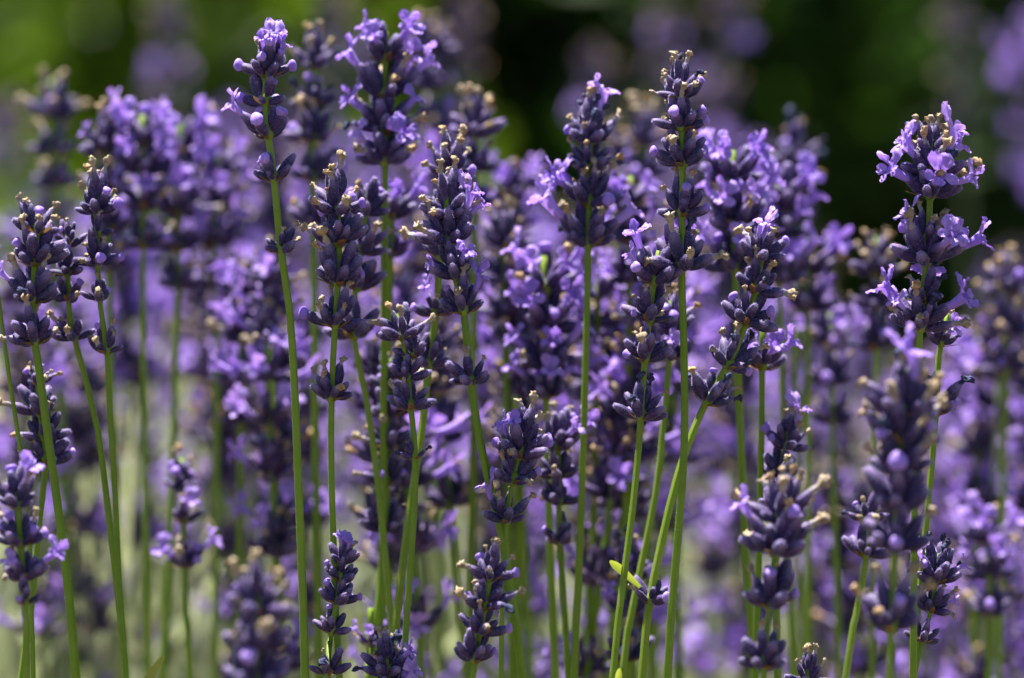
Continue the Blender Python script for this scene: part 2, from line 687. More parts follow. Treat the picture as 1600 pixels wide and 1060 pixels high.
def lavender(label, pts, whorls, dz=0.0, seed=1, r=.95, group=None, leaves=(), wd=.3, blue=.05, bud=.10, n_scale=1.0, far=False):
    rng = random.Random(seed)
    P3 = [P(x, y, dz) for x, y in pts]
    P3 += to_ground(P3[-2], P3[-1])
    path = catmull(P3, .006)
    base = path[-1].copy()
    root = thing('lavender_stalk', label, 'lavender', base, group)
    loc = [p - base for p in path]
    vs, fs = stem_vf(loc, r * .62 * mm, r * mm, 16, rng.uniform(0, 1.5), .17)
    mb = MB().add((vs, fs), None, 0)
    if not far:
        vis = [f for f in fs if len(f) == 4 and min(vs[i].z for i in f) + base.z > .34]
        mb.add(fuzz_vf(vs, vis, rng, 1600, .28 * mm, .02 * mm, .2), None, 1)
    new('stem', mb.mesh('stem', [M_STEM, M_HAIR]), root)
    ys = [y for x, y in pts]

    def at(y):
        for i in range(len(pts) - 1):
            if ys[i] <= y <= ys[i + 1]:
                q = (y - ys[i]) / (ys[i + 1] - ys[i])
                return pts[i][0] + (pts[i + 1][0] - pts[i][0]) * q
        return pts[0][0] if y < ys[0] else pts[-1][0]

    k = (DF + dz) / DF
    for wspec in whorls:
        y, hw, n = wspec[:3]
        o = wspec[3] if len(wspec) > 3 else {}
        o = dict(o)
        dx = o.pop('dx', 0)
        c = P(at(y) + dx, y, dz)
        ax = (P(at(y - 25), y - 25, dz) - P(at(y + 25), y + 25, dz)).normalized()
        o.setdefault('wd', wd)
        o.setdefault('blue', blue)
        o.setdefault('bud', bud)
        whorl(root, c - base, ax, hw * PX * k, max(2, round(n * n_scale)), rng, **o)
    for (lx, ly, tx, ty, wmm) in leaves:
        a, b = P(lx, ly, dz - .001), P(tx, ty, dz - .006)
        L = (b - a).length * 1.06
        lm = MB().add(leaf_vf(L, wmm * mm, .5, seed)).mesh('leaf', [M_LEAF])
        new('leaf', lm, root, Matrix.Translation(a - base) @ frame(b - a, Vector((-.3, -1, .3))))
    return root


T = True
# ------------------------------------------------------------------ ground
def ground():
    N, S = 60, 60.0
    vs, fs = [], []
    for i in range(N + 1):
        for j in range(N + 1):
            u, v = (i / N * 2 - 1), (j / N * 2 - 1)
            x, y = S * u * abs(u), S * v * abs(v) + 1
            d = min(1, max(0, (math.hypot(x, y - 1.0)) / 4))
            vs.append(Vector((x, y, -.012 + .012 * noise.noise(Vector((x * 2, y * 2, 0))) + d * .1 * noise.noise(Vector((x * .2, y * .2, 5))) - .1 * d)))
    for i in range(N):
        for j in range(N):
            a = i * (N + 1) + j
            fs.append((a, a + N + 1, a + N + 2, a + 1))
    o = new('ground', MB().add((vs, fs)).mesh('ground', [M_SOIL]))
    o['kind'] = 'structure'
    o['label'] = 'dry brown soil under the lavender rows'


ground()

# ------------------------------------------------------------------ stalks in and near focus
# label, points of the stem in the photo, whorls (base y, half width, calyces, extras), depth behind focus
lavender('dark budded spike at the left edge with one tan tip on top, nearest of three',
         [(61, 332), (55, 420), (50, 500), (60, 570), (72, 660), (86, 760), (104, 900), (119, 1062)],
         [(362, 46, 6, dict(wd=.5, twist=80)), (412, 48, 10, dict(bud=.3)), (470, 48, 10, dict(fl=[(-80, 62, 'side', .7)])), (535, 46, 8, dict(wd=.45))], .004, 3, 1.05, wd=.25)
lavender('thin dark lavender spike squeezed between two thicker spikes on the left',
         [(106, 352), (106, 440), (110, 500), (122, 550), (153, 673), (172, 826), (184, 930), (196, 1062)],
         [(385, 30, 6, dict(top=T)), (428, 36, 7), (468, 36, 6), (530, 36, 6, dict(wd=.4))], .014, 4, .8)
lavender('dark spike third from the left edge with pale crumpled tips on top',
         [(151, 300), (152, 400), (157, 480), (167, 550), (172, 650), (180, 775), (187, 928), (197, 1062)],
         [(332, 42, 9, dict(top=T, wd=.7)), (368, 34, 5), (412, 42, 9), (468, 36, 5), (550, 38, 5, dict(wd=.5))], .010, 5, .85,
         leaves=[(200, 1095, 272, 1024, 1.8)])
lavender('short dark spike half hidden behind a bright green stem at lower left',
         [(58, 570), (62, 640), (71, 725), (60, 830), (48, 960), (33, 1062)],
         [(600, 28, 5, dict(wd=.5)), (645, 40, 8), (685, 42, 8), (722, 46, 7, dict(wd=.4))], .016, 6, .9)
lavender('soft purple spike with open violet blooms cropped by the lower left edge',
         [(25, 745), (32, 850), (40, 950), (42, 1062)],
         [(790, 44, 8, dict(top=T, fl=[(40, 40, 'open'), (-60, 50, 'tall')])), (850, 46, 8, dict(fl=[(-50, 60, 'open')])), (905, 44, 7, dict(fl=[(70, 66, 'open'), (-20, 60, 'open')])), (942, 36, 5)], -.032, 7, .95)
lavender('bare thin green stem slanting in at the left edge, no spike in view',
         [(-38, 330), (-22, 380), (-5, 450), (10, 560), (25, 660), (38, 745), (46, 850), (52, 1062)],
         [(350, 36, 7, dict(top=T)), (400, 30, 5)], .012, 8, .6)
lavender('tallest lavender stalk left of centre, pale violet blooms crowning a long bright stem',
         [(424, 66), (414, 150), (418, 205), (428, 275), (438, 385), (452, 480), (460, 600), (466, 750), (472, 900), (477, 1062)],
         [(118, 46, 8, dict(bud=.35, wd=.1, fl=[(10, 22, 'tall'), (75, 30, 'tall'), (-30, 26, 'open', .85)], top=T)), (160, 46, 6, dict(bud=.5, wd=0)),
          (213, 44, 5, dict(wd=.25, fl=[(-72, 48, 'open'), (70, 42, 'bud', 1.2)])), (280, 40, 6, dict(bud=.25, wd=0)), (392, 40, 6, dict(wd=.35))], 0, 9, 1.05)
lavender('dense dark spike with many tan crumpled tips, right of the tallest bright stem',
         [(526, 285), (530, 400), (524, 500), (518, 620), (518, 750), (521, 850), (524, 950), (530, 1062)],
         [(332, 46, 9, dict(top=T, wd=.6)), (380, 50, 11, dict(wd=.4)), (442, 50, 11, dict(wd=.3)), (508, 46, 9, dict(wd=.4)), (622, 46, 8, dict(wd=.4))], 0, 10, .98)
lavender('dim lavender spike directly behind the dense tan tipped spike, stem leaning right',
         [(575, 300), (562, 400), (552, 520), (572, 620), (590, 750), (600, 850), (610, 950), (616, 1062)],
         [(335, 40, 8, dict(top=T)), (395, 44, 8), (450, 46, 9), (525, 48, 9)], .032, 12, .95)
lavender('slim dark spike with tan tip and a small slate whorl low on its stem',
         [(622, 490), (632, 540), (640, 620), (648, 700), (648, 790), (636, 960), (631, 1062)],
         [(528, 42, 7, dict(wd=.35, top=False)), (556, 34, 5, dict(dx=14)), (592, 38, 8, dict(wd=.1)), (638, 42, 7, dict(wd=.2)), (715, 28, 3, dict(wd=.6, blue=.8))], -.004, 13, .8)
lavender('full spike at centre with violet blooms opening along its right side',
         [(698, 290), (704, 400), (722, 470), (730, 540), (735, 590), (745, 660), (765, 760), (785, 840), (800, 940), (817, 1062)],
         [(338, 46, 9, dict(top=T, wd=.65)), (378, 52, 12, dict(wd=.25, fl=[(74, 34, 'tall'), (100, 48, 'open', .9)])), (432, 46, 7, dict(fl=[(35, 66, 'open', 1.05), (-55, 64, 'side', .8)])),
          (487, 46, 6, dict(wd=.35, fl=[(72, 44, 'tall', 1.35)])), (598, 42, 7, dict(wd=.35))], 0, 14, .98)
lavender('spike just behind the centre one, tan tips on top, one pale bloom low left',
         [(706, 230), (696, 330), (686, 430), (680, 500), (668, 590), (657, 690), (640, 800), (610, 1062)],
         [(275, 46, 10, dict(top=T, wd=.8)), (330, 46, 9), (400, 40, 8), (490, 40, 6, dict(fl=[(-60, 40, 'tall', 1.1)])), (572, 42, 7, dict(wd=.4))], .022, 15, .95)
lavender('small violet crowned spike low left of centre, in front of a long stem',
         [(538, 845), (530, 920), (522, 960), (515, 1010), (512, 1062)],
         [(880, 34, 6, dict(top=False, wd=.25, fl=[(-25, 22, 'open', 1.05), (30, 34, 'open', .9), (5, 12, 'tall', .8)])), (905, 36, 7, dict(wd=.1)), (942, 38, 8, dict(wd=.1, bud=.3)), (988, 34, 6), (1052, 36, 6, dict(wd=.3, blue=.5))], -.002, 16, .7)
lavender('top of a slate blue tipped spike cut off by the bottom edge left of centre',
         [(602, 1012), (606, 1050), (610, 1100)],
         [(1052, 44, 9, dict(top=T, wd=.6, blue=.7, fl=[(70, 60, 'open', .9)])), (1088, 44, 7, dict(fl=[(60, 60, 'open', .9)]))], -.005, 17, .8)
lavender('chunky spike at lower centre with tan tips and violet blooms on its left shoulder',
         [(822, 655), (812, 710), (800, 760), (790, 820), (785, 900), (783, 1062)],
         [(712, 50, 11, dict(top=T, wd=.4, fl=[(-70, 52, 'open', .9), (-40, 40, 'open', .85), (88, 62, 'bud', 1.2)])), (752, 44, 7, dict(bud=.4)), (815, 42, 6, dict(fl=[(-80, 46, 'tall', 1.0)]))], 0, 18, .7)
lavender('dusky soft spike directly behind the chunky lower centre one, deep violet bloom on its right',
         [(872, 650), (872, 740), (875, 850), (880, 930), (888, 1062)],
         [(700, 44, 8, dict(top=T, fl=[(70, 55, 'open'), (40, 62, 'open')])), (745, 40, 8), (787, 38, 7), (848, 40, 6)], .034, 19, .95)
lavender('pale fuzzy half faded spike rising from the bottom edge at centre',
         [(768, 872), (760, 940), (745, 1010), (738, 1062)],
         [(905, 38, 7, dict(wd=.4, top=True)), (948, 46, 8, dict(wd=.3)), (988, 42, 7), (1032, 44, 7, dict(wd=0))], -.014, 20, .8)
lavender('tall dark spike right of centre with grey crumpled tips, above all its neighbours',
         [(1062, 118), (1067, 250), (1066, 340), (1065, 420), (1068, 520), (1070, 640), (1067, 740), (1060, 830), (1050, 950), (1043, 1062)],
         [(152, 44, 9, dict(top=T, wd=.6)), (200, 46, 9, dict(wd=.2)), (256, 50, 11, dict(wd=.3)), (335, 46, 8, dict(wd=.4)), (418, 52, 9, dict(wd=.35, fl=[(175, 30, 'open', 1.0)]))], 0, 21, .98)
lavender('spike left of the tall dark one, two pale blooms upper left, four spaced whorls',
         [(1030, 392), (1020, 450), (1010, 540), (1003, 620), (998, 700), (988, 800), (975, 900), (957, 1062)],
         [(440, 48, 10, dict(wd=.3, fl=[(-74, 34, 'open', .95), (-84, 56, 'side', 1.0)])), (500, 46, 7, dict(wd=.3)), (562, 46, 9, dict(wd=.3)), (652, 44, 7, dict(wd=.4, blue=.5))], 0, 22, .82,
         leaves=[(958, 1095, 979, 1037, 1.8)])
lavender('slanting spike right of the tall dark one, single violet bloom on top, crossing stem',
         [(1192, 378), (1180, 460), (1160, 520), (1138, 570), (1108, 620), (1085, 670), (1060, 740), (1033, 850), (1014, 950), (1003, 1062)],
         [(405, 44, 8, dict(wd=.35, bud=.3, fl=[(-40, 24, 'tall', 1.25)])), (455, 46, 9, dict(blue=.5)), (505, 46, 9, dict(blue=.4)), (572, 44, 7, dict(blue=.6, wd=.4)), (628, 46, 8, dict(blue=.7, wd=.4)), (940, 40, 6, dict(wd=.4))],
         .006, 23, .95, leaves=[(1000, 918, 948, 866, 1.9)])
lavender('half hidden spike behind the four spaced whorls, stem slanting to lower left',
         [(1048, 470), (1045, 570), (1035, 680), (1024, 775), (986, 963), (972, 1062)],
         [(520, 44, 8, dict(top=T)), (560, 40, 7, dict(fl=[(0, 60, 'open')]))], .03, 24, .9)
lavender('bushy spike near the right edge ringed with open violet blooms under a dark crown',
         [(1456, 208), (1452, 340), (1445, 430), (1438, 510), (1434, 600), (1430, 750), (1428, 900), (1427, 1062)],
         [(246, 40, 8, dict(top=T, wd=.75)), (274, 52, 11, dict(wd=.4, bud=.05, fl=[(-84, 42, 'tall', 1.1), (-66, 58, 'side', 1.2), (82, 36, 'tall', 1.25), (98, 52, 'open', 1.1)])),
          (306, 50, 9, dict(wd=.1, fl=[(-64, 70, 'open', 1.1), (5, 76, 'open', 1.2), (66, 78, 'open', 1.0)])),
          (376, 42, 6, dict(wd=.5, blue=.5)), (410, 54, 10, dict(wd=.4, blue=.4, fl=[(25, 66, 'open', 1.15), (48, 58, 'open', 1.15), (74, 62, 'open', 1.05), (-60, 44, 'tall', .9), (95, 70, 'side', 1.0)])),
          (470, 42, 6, dict(wd=.5, blue=.5)), (512, 54, 10, dict(wd=.5, blue=.4, fl=[(-86, 54, 'side', 1.2), (-60, 60, 'open', 1.0), (150, 20, 'open', 1.1), (60, 64, 'open', 1.1)]))], 0, 25, .95)
lavender('smaller spike tucked low right behind the bushy headed one, deep violet bloom facing front',
         [(1482, 490), (1467, 555), (1464, 620), (1455, 740), (1444, 850), (1432, 980), (1428, 1062)],
         [(538, 36, 5, dict(wd=.5, blue=.6, fl=[(10, 64, 'open', 1.1)])), (645, 48, 6, dict(wd=.5, blue=.6))], .008, 26, .85)
lavender('large blurred front spike at right with round tan tips and one pale bloom above',
         [(1412, 575), (1408, 700), (1402, 800), (1396, 900), (1390, 1062)],
         [(648, 60, 10, dict(top=T, wd=.6, blue=.3, fl=[(60, 18, 'tall', 1.2)])), (690, 66, 10, dict(wd=.7)), (735, 68, 10, dict(wd=.55)), (792, 66, 9, dict(wd=.3)), (858, 62, 7, dict(wd=.3)), (980, 62, 8, dict(wd=.7))], -.062, 27, .9)
lavender('stubby spike left of the large blurred one at right, on a bright yellow green stem',
         [(1352, 790), (1352, 880), (1338, 960), (1321, 1062)],
         [(812, 36, 6, dict(wd=.5)), (868, 40, 8, dict(wd=.4))], -.022, 28, .9)
lavender('small spike at lower right with slate calyces and violet blooms on its right side',
         [(1468, 865), (1458, 940), (1445, 990), (1428, 1062)],
         [(910, 42, 9, dict(top=T, wd=.3, blue=.9, fl=[(80, 60, 'open', .85), (-70, 45, 'open', .8)])), (955, 36, 7, dict(fl=[(70, 62, 'open', .85)])), (1002, 34, 6, dict(wd=0))], .004, 29, .7)
lavender('soft front spike right of the crossing stems, round tan tips, violet bud at left',
         [(1228, 765), (1212, 860), (1202, 950), (1192, 1062)],
         [(815, 56, 9, dict(top=T, wd=.7)), (862, 64, 10, dict(wd=.3, fl=[(-80, 50, 'side', .8)])), (945, 58, 9, dict(wd=.2, bud=.3)), (1040, 54, 8, dict(wd=.4))], -.040, 30, .85)
lavender('dark purple spike behind the soft front one at right, curled violet bloom on its tip',
         [(1236, 655), (1220, 740), (1212, 850), (1215, 1062)],
         [(700, 40, 8, dict(top=T, fl=[(50, 20, 'tall', 1.2)])), (745, 42, 8), (790, 36, 6)], .022, 31, .9)
lavender('tiny spike tip poking over the bottom edge at right of centre',
         [(1262, 1045), (1260, 1080), (1258, 1120)],
         [(1066, 34, 6, dict(wd=.6, top=T)), (1098, 34, 6)], .003, 32, .8)
lavender('large very blurred dark spike close to the lens at lower left of centre',
         [(408, 905), (402, 980), (398, 1070), (396, 1130)],
         [(960, 56, 9, dict(top=T, wd=.5)), (1015, 64, 10, dict(wd=.2)), (1072, 62, 9, dict(wd=.3))], -.085, 33, .9)

# ------------------------------------------------------------------ softer stalks behind
O3 = [(-70, 55, 'open', .9), (10, 60, 'open', .85), (75, 50, 'side', .95)]
O4 = [(-80, 45, 'tall', .9), (-20, 65, 'open', .92), (40, 62, 'side', .95), (90, 48, 'open', .92)]
O2 = [(-60, 55, 'open', .9), (60, 50, 'tall', .9)]


def soft(label, tip, foot, whorls, dz, seed, **kw):
    x0, y0 = tip
    x1, y1 = foot
    pts = [(x0, y0), (x0 + (x1 - x0) * .2, y0 + (y1 - y0) * .35), (x0 + (x1 - x0) * .55, y0 + (y1 - y0) * .7), (x1, y1)]
    lavender(label, pts, whorls, dz, seed, kw.pop('r', 1.0), far=True, **kw)


soft('blurred dull spike at far upper left with beige tips, apart from the violet group', (80, 125), (120, 1062), [(185, 44, 11, dict(top=T, wd=.8)), (240, 38, 8, dict(wd=.2)), (290, 36, 7)], .17, 40)
soft('blurred spike at upper left with one pair of pale blooms leaning left', (165, 195), (195, 1062), [(240, 44, 8, dict(fl=O2, wd=.5, top=T)), (300, 44, 9, dict(wd=.5)), (360, 42, 8), (420, 38, 8)], .10, 41)
soft('blurred spike smothered in pale violet blooms, first of the bright pair at upper left', (222, 180), (232, 1062), [(225, 48, 6, dict(fl=O4)), (270, 52, 6, dict(fl=O4)), (325, 50, 6, dict(fl=O3)), (385, 44, 8)], .10, 42)
soft('blurred spike smothered in violet blooms, second of the bright pair at upper left', (282, 190), (255, 1062), [(235, 50, 6, dict(fl=O4)), (285, 54, 6, dict(fl=O4)), (335, 52, 6, dict(fl=O3)), (390, 46, 6, dict(fl=O2)), (450, 40, 7)], .12, 43)
soft('blurred spike with violet blooms just left of the tallest bright stem', (340, 235), (335, 1062), [(275, 44, 8, dict(fl=O2)), (325, 46, 8, dict(fl=O3)), (385, 44, 8, dict(fl=O2)), (450, 40, 8)], .13, 44)
soft('violet bloom clump blurred behind the lower part of the tallest bright stem', (378, 420), (372, 1062), [(470, 46, 6, dict(fl=O4)), (530, 50, 6, dict(fl=O4)), (600, 44, 8, dict(fl=O2)), (660, 40, 8)], .11, 45)
soft('dark blurred spike right behind the tallest stalk with a few beige tips at its head', (488, 60), (500, 1062), [(105, 40, 9, dict(top=T, wd=.7)), (165, 44, 9), (220, 46, 9, dict(wd=.4, blue=.5)), (280, 44, 9), (350, 40, 8)], .085, 46, blue=.4)
soft('tall spike with loose violet blooms up both sides, second tallest left of centre', (602, 50), (597, 1062), [(92, 46, 6, dict(fl=O4, wd=.2)), (150, 52, 7, dict(fl=[(-80, 45, 'open', .95), (60, 50, 'tall', .95), (88, 56, 'open', .9)])), (205, 54, 8, dict(fl=[(-66, 58, 'open', 1.0), (70, 50, 'open', .95)])), (252, 54, 7, dict(fl=[(-70, 55, 'open', .95), (30, 66, 'open', 1.1), (85, 60, 'side')]))], .042, 47)
soft('faded blurred spike behind and right of the second tallest one', (672, 40), (690, 1062), [(85, 42, 9, dict(top=T, wd=.5)), (140, 44, 9), (200, 40, 8)], .19, 48)
soft('blurred beige tipped spike above the centre group, wide dark head', (742, 160), (735, 1062), [(212, 48, 11, dict(top=T, wd=.8)), (265, 44, 9), (320, 40, 8)], .085, 49)
soft('pale violet blooms on a short blurred spike left of the centre group', (612, 290), (590, 1062), [(340, 40, 5, dict(fl=O3)), (400, 34, 5, dict(fl=[(80, 60, 'side')]))], .055, 50)
soft('blurred pale violet cluster right of the centre group, no tips showing', (800, 255), (830, 1062), [(305, 46, 6, dict(fl=O4)), (350, 40, 7, dict(fl=O2))], .13, 51)
soft('blurred grey budded spike below the pale violet cluster right of centre group', (788, 335), (800, 1062), [(385, 40, 9, dict(top=T, wd=.6)), (440, 42, 8), (495, 40, 8, dict(fl=O2))], .09, 52)
soft('broad spike at mid right of centre with a violet bloom perched on its top right', (922, 175), (897, 1062), [(222, 48, 9, dict(top=T, wd=.5, blue=.5, fl=[(70, 20, 'open', 1.2)])), (262, 46, 8, dict(wd=.6)), (318, 52, 8, dict(fl=[(-84, 50, 'open', 1.2), (-70, 66, 'open')])), (382, 54, 8, dict(wd=.5, fl=[(-80, 52, 'side', 1.2), (85, 56, 'open', 1.1)]))], .030, 53)
soft('blurred brownish spike tucked behind the broad spike with the perched bloom', (965, 225), (985, 1062), [(275, 44, 10, dict(top=T, wd=.6)), (330, 42, 9)], .16, 54)
soft('thick clump of violet blooms below the broad spike, left of the spaced whorled stalk', (850, 400), (868, 1062), [(455, 56, 6, dict(fl=O4, wd=.4)), (515, 60, 8, dict(fl=O4)), (575, 56, 8, dict(fl=O3)), (620, 50, 7, dict(fl=O3))], .055, 55)
soft('violet bloomed spike seen through the gap right of the thick violet clump', (935, 420), (918, 1062), [(465, 50, 6, dict(fl=O3, wd=.5)), (525, 50, 7, dict(fl=O2)), (610, 44, 7, dict(fl=O2))], .085, 56)
soft('blurred beige tips peeping out on the left of the tall dark spike', (1005, 180), (1020, 1062), [(225, 42, 9, dict(top=T, wd=.7)), (275, 40, 8)], .14, 57)
soft('blurred violet bloomed spike between the broad spike and the tall dark one', (985, 275), (970, 1062), [(325, 46, 6, dict(fl=O4, wd=.4)), (380, 46, 8, dict(fl=O2, blue=.6)), (440, 44, 7, dict(fl=O3))], .075, 58)
soft('bright violet bloomed spike right behind the tall dark one', (1145, 235), (1178, 1062), [(285, 58, 5, dict(fl=O4 + O2)), (350, 60, 7, dict(fl=O4)), (420, 54, 8, dict(fl=O3))], .048, 59)
soft('blurred bluish spike alone against the dark shade at upper right', (1243, 205), (1250, 1062), [(255, 44, 12, dict(top=T, wd=.5, blue=.7)), (300, 38, 8)], .15, 60)
soft('blurred violet bloomed spike leaning right under the bluish one', (1215, 280), (1240, 1062), [(325, 58, 6, dict(fl=O4)), (370, 56, 6, dict(fl=O4)), (440, 52, 6, dict(fl=O3))], .09, 61)
soft('blurred pinkish violet spike edge against dark shade below the bluish one', (1262, 375), (1262, 1062), [(430, 50, 6, dict(fl=O4)), (485, 44, 7, dict(fl=O2))], .11, 62)
soft('violet bloom hanging on a stem just right of the slanting spike', (1192, 500), (1180, 1062), [(575, 42, 4, dict(fl=[(20, 62, 'open', 1.2), (60, 60, 'open', 1.1), (-30, 66, 'open', 1.0)]))], .024, 63)
soft('blurred beige tipped dark spike left of the bushy headed one', (1368, 370), (1362, 1062), [(428, 44, 11, dict(top=T, wd=.8)), (480, 40, 8), (545, 44, 8, dict(wd=.4, blue=.6))], .10, 64)
soft('blurred pale bloomed spike low left of the bushy headed one', (1298, 490), (1312, 1062), [(545, 44, 6, dict(fl=O3, wd=.6)), (600, 42, 8), (660, 40, 8)], .12, 65)
soft('blurred muted spike cropped near the right edge, pinkish buds', (1572, 410), (1560, 1062), [(460, 42, 10, dict(top=T, wd=.5)), (520, 44, 9, dict(bud=.5)), (580, 40, 8)], .13, 66)
soft('blurred spike with round violet clump at the right edge low down', (1548, 800), (1545, 1062), [(850, 48, 5, dict(fl=O4)), (900, 44, 6, dict(fl=O3)), (960, 40, 8)], .10, 67)
soft('blurred tall purple spike right of the smaller tucked spike at right', (1530, 520), (1520, 1062), [(570, 42, 6, dict(fl=O4)), (640, 44, 6, dict(fl=O4)), (710, 42, 8, dict(fl=O2)), (780, 38, 8)], .16, 68)
soft('small dark purple spike blurred among pale stems at lower left', (284, 715), (297, 1062), [(765, 36, 7, dict(top=T, wd=.3)), (815, 38, 5, dict(fl=[(20, 60, 'open', 1.2)])), (885, 40, 7, dict(fl=[(-40, 66, 'open', 1.2), (70, 60, 'open')]))], .075, 69)
soft('dark spike behind the stems right of the dense tan tipped spike', (612, 560), (580, 1062), [(605, 40, 8, dict(top=T)), (650, 44, 9), (700, 42, 8), (755, 38, 7), (830, 44, 7, dict(blue=.6))], .045, 70)
soft('bluish spike low behind the yellow green leaf right of centre', (985, 850), (975, 1062), [(905, 46, 8, dict(top=T, blue=.8)), (960, 44, 8, dict(fl=O2)), (1030, 42, 8)], .05, 71)
soft('round magenta violet bloom low behind the long stems left of centre', (580, 950), (575, 1062), [(1010, 24, 3, dict(fl=[(0, 50, 'open'), (70, 50, 'open'), (-70, 50, 'open')]))], .04, 72)

# ------------------------------------------------------------------ the soft mass between the rows
CALO = [calyx_vf(rng, 9, False) for _ in range(4)]
WILO = [wither_vf(rng, False) for _ in range(4)]
FLLO = [flower_vf(rng, k, False) for k in ('open', 'tall', 'open', 'side')]


def merged_whorl(rng, n, top, wd, n_fl):
    """one whorl of a far stalk: (calyces and dried tips, flowers)"""
    a, b = MB(), MB()
    Zu = Vector((0, 0, 1))
    for i, (ph, th, z) in enumerate(whorl_layout(rng, n, top, rng.uniform(0, 360))):
        d = cdir(ph, th)
        vs, fs, L, bd = rng.choice(CALO)
        M = Matrix.Translation(Vector((d.x, d.y, 0)).normalized() * (.75 * mm) + Vector((0, 0, z * mm))) @ frame(d, Zu)
        a.add((vs, fs), M, 0)
        Mt = M @ Matrix.Translation((0, bd * .9 * mm, L * .93 * mm))
        if i < n_fl:
            b.add(rng.choice(FLLO), Mt, 0)
        elif rng.random() < wd:
            a.add(rng.choice(WILO), Mt, 1)
    return a, b


VAR = []
for i in range(10):
    nf = (0, 0, 2, 3, 4, 5, 4, 0, 3, 5)[i]
    a, b = merged_whorl(rng, rng.randint(8, 11), i in (0, 2, 7), (.45 if nf < 3 else .2), nf)
    VAR.append((a, b, nf))
W_MESH = [a.mesh('whorl', [M_CALYX_FAR, M_WITHER]) for a, b, n in VAR]
F_MESH = [b.mesh('flower', [M_PETAL]) if n else None for a, b, n in VAR]
rg = random.Random(77)
STEMS, STEMG = [], []
for i in range(5):
    h = .45
    b1, b2 = rg.uniform(-.02, .02), rg.uniform(-.02, .02)
    path = [Vector((b1 * (t / 10) ** 2, b2 * (t / 10) ** 2, h * t / 10)) for t in range(10, -1, -1)]
    vs, fs = stem_vf(path, .6 * mm, 1.0 * mm, 6, .2, .08)
    STEMS.append((MB().add((vs, fs)).mesh('stem', [M_STEM_FAR]), b1, b2))
    STEMG.append((MB().add((vs, fs)).mesh('stem', [M_STEM]), b1, b2))


def filler(x, y_tip, dz, bloom, label, group, stems=None):
    tip = P(x, y_tip, dz)
    h = tip.z
    if h < .12:
        return
    me, b1, b2 = rg.choice(stems or STEMS)
    lean = Vector((rg.uniform(-.03, .03), rg.uniform(-.03, .03), 0))
    base = Vector((tip.x - b1, tip.y - b2, 0)) - lean
    root = thing('lavender_stalk', label, 'lavender', base, group)
    ax = Vector((lean.x, lean.y, h))
    Ms = Matrix(((1, 0, lean.x / .45, 0), (0, 1, lean.y / .45, 0), (0, 0, h / .45, 0), (0, 0, 0, 1)))
    st = new('stem', me.copy(), root)
    st.data.transform(Ms)
    z = h
    nW = rg.randint(4, 7)
    fls = [i for i in range(10) if F_MESH[i] is not None]
    dks = [0, 1, 7, 2]
    for k in range(nW):
        t = z / h
        loc = lean * t + Vector((b1 * t * t, b2 * t * t, z))
        i = rg.choice(fls) if rg.random() < bloom else rg.choice(dks)
        if k == 0:
            i = rg.choice((0, 7)) if rg.random() > bloom else 2
        s = rg.uniform(.85, 1.12) * (1 if k else .9)
        M = Matrix.Translation(loc) @ Matrix.Rotation(rg.uniform(0, 6.28), 4, 'Z') @ Matrix.Diagonal((s, s, s, 1))
        wo = new('whorl', W_MESH[i], root, M)
        if F_MESH[i] is not None:
            new('flower', F_MESH[i], wo)
        z -= (.0075 + .004 * k * rg.uniform(.5, 1.3)) * rg.uniform(.85, 1.15)


def skyline(x):
    t = [(-100, 330), (60, 300), (180, 230), (330, 270), (440, 200), (560, 200), (700, 200), (800, 300), (880, 330), (1000, 300), (1120, 300), (1230, 380), (1320, 520), (1450, 560), (1600, 480), (1700, 480)]
    for (a, b), (c, d) in zip(t, t[1:]):
        if a <= x <= c:
            return b + (d - b) * (x - a) / (c - a)
    return 400


for i in range(200):
    x = rg.uniform(-60, 1660) if i < 165 else rg.choice((rg.uniform(-40, 420), rg.uniform(1240, 1650), rg.uniform(1240, 1650)))
    dz = .15 + .60 * rg.random() ** 1.1
    top = skyline(x)
    y = top + 30 + rg.random() ** 1.0 * (380 if x < 1250 else 440)
    bloom = rg.choice((.2, .4, .7, .9))
    sec = 'left' if x < 560 else ('centre' if x < 1120 else 'right')
    where = {'left': 'behind the left hand spikes', 'centre': 'behind the centre spikes', 'right': 'behind the right hand spikes'}[sec]
    kind = 'violet bloomed' if bloom > .4 else 'dark budded'
    filler(x, y, dz, bloom, 'out of focus %s stalk in the soft purple mass %s' % (kind, where), 'soft %s lavender stalks in the %s mass' % (kind, sec))

for x, y in ((262, 30), (520, 15), (725, 40), (1035, 40), (1140, 5), (930, 110), (1495, 45), (15, 190)):
    filler(x, y, rg.uniform(.62, .95), rg.choice((.02, .12)), 'faint blurred lavender head against the green background above the sharp spikes', 'faint lavender heads against the green background')
for i in range(16):
    filler(rg.uniform(390, 1150), rg.uniform(440, 680), rg.uniform(.07, .15), rg.choice((.3, .7)),
           'slightly soft lavender stalk crowded among the green stems behind the sharp spikes', 'slightly soft lavender stalks among the green stems', STEMG)

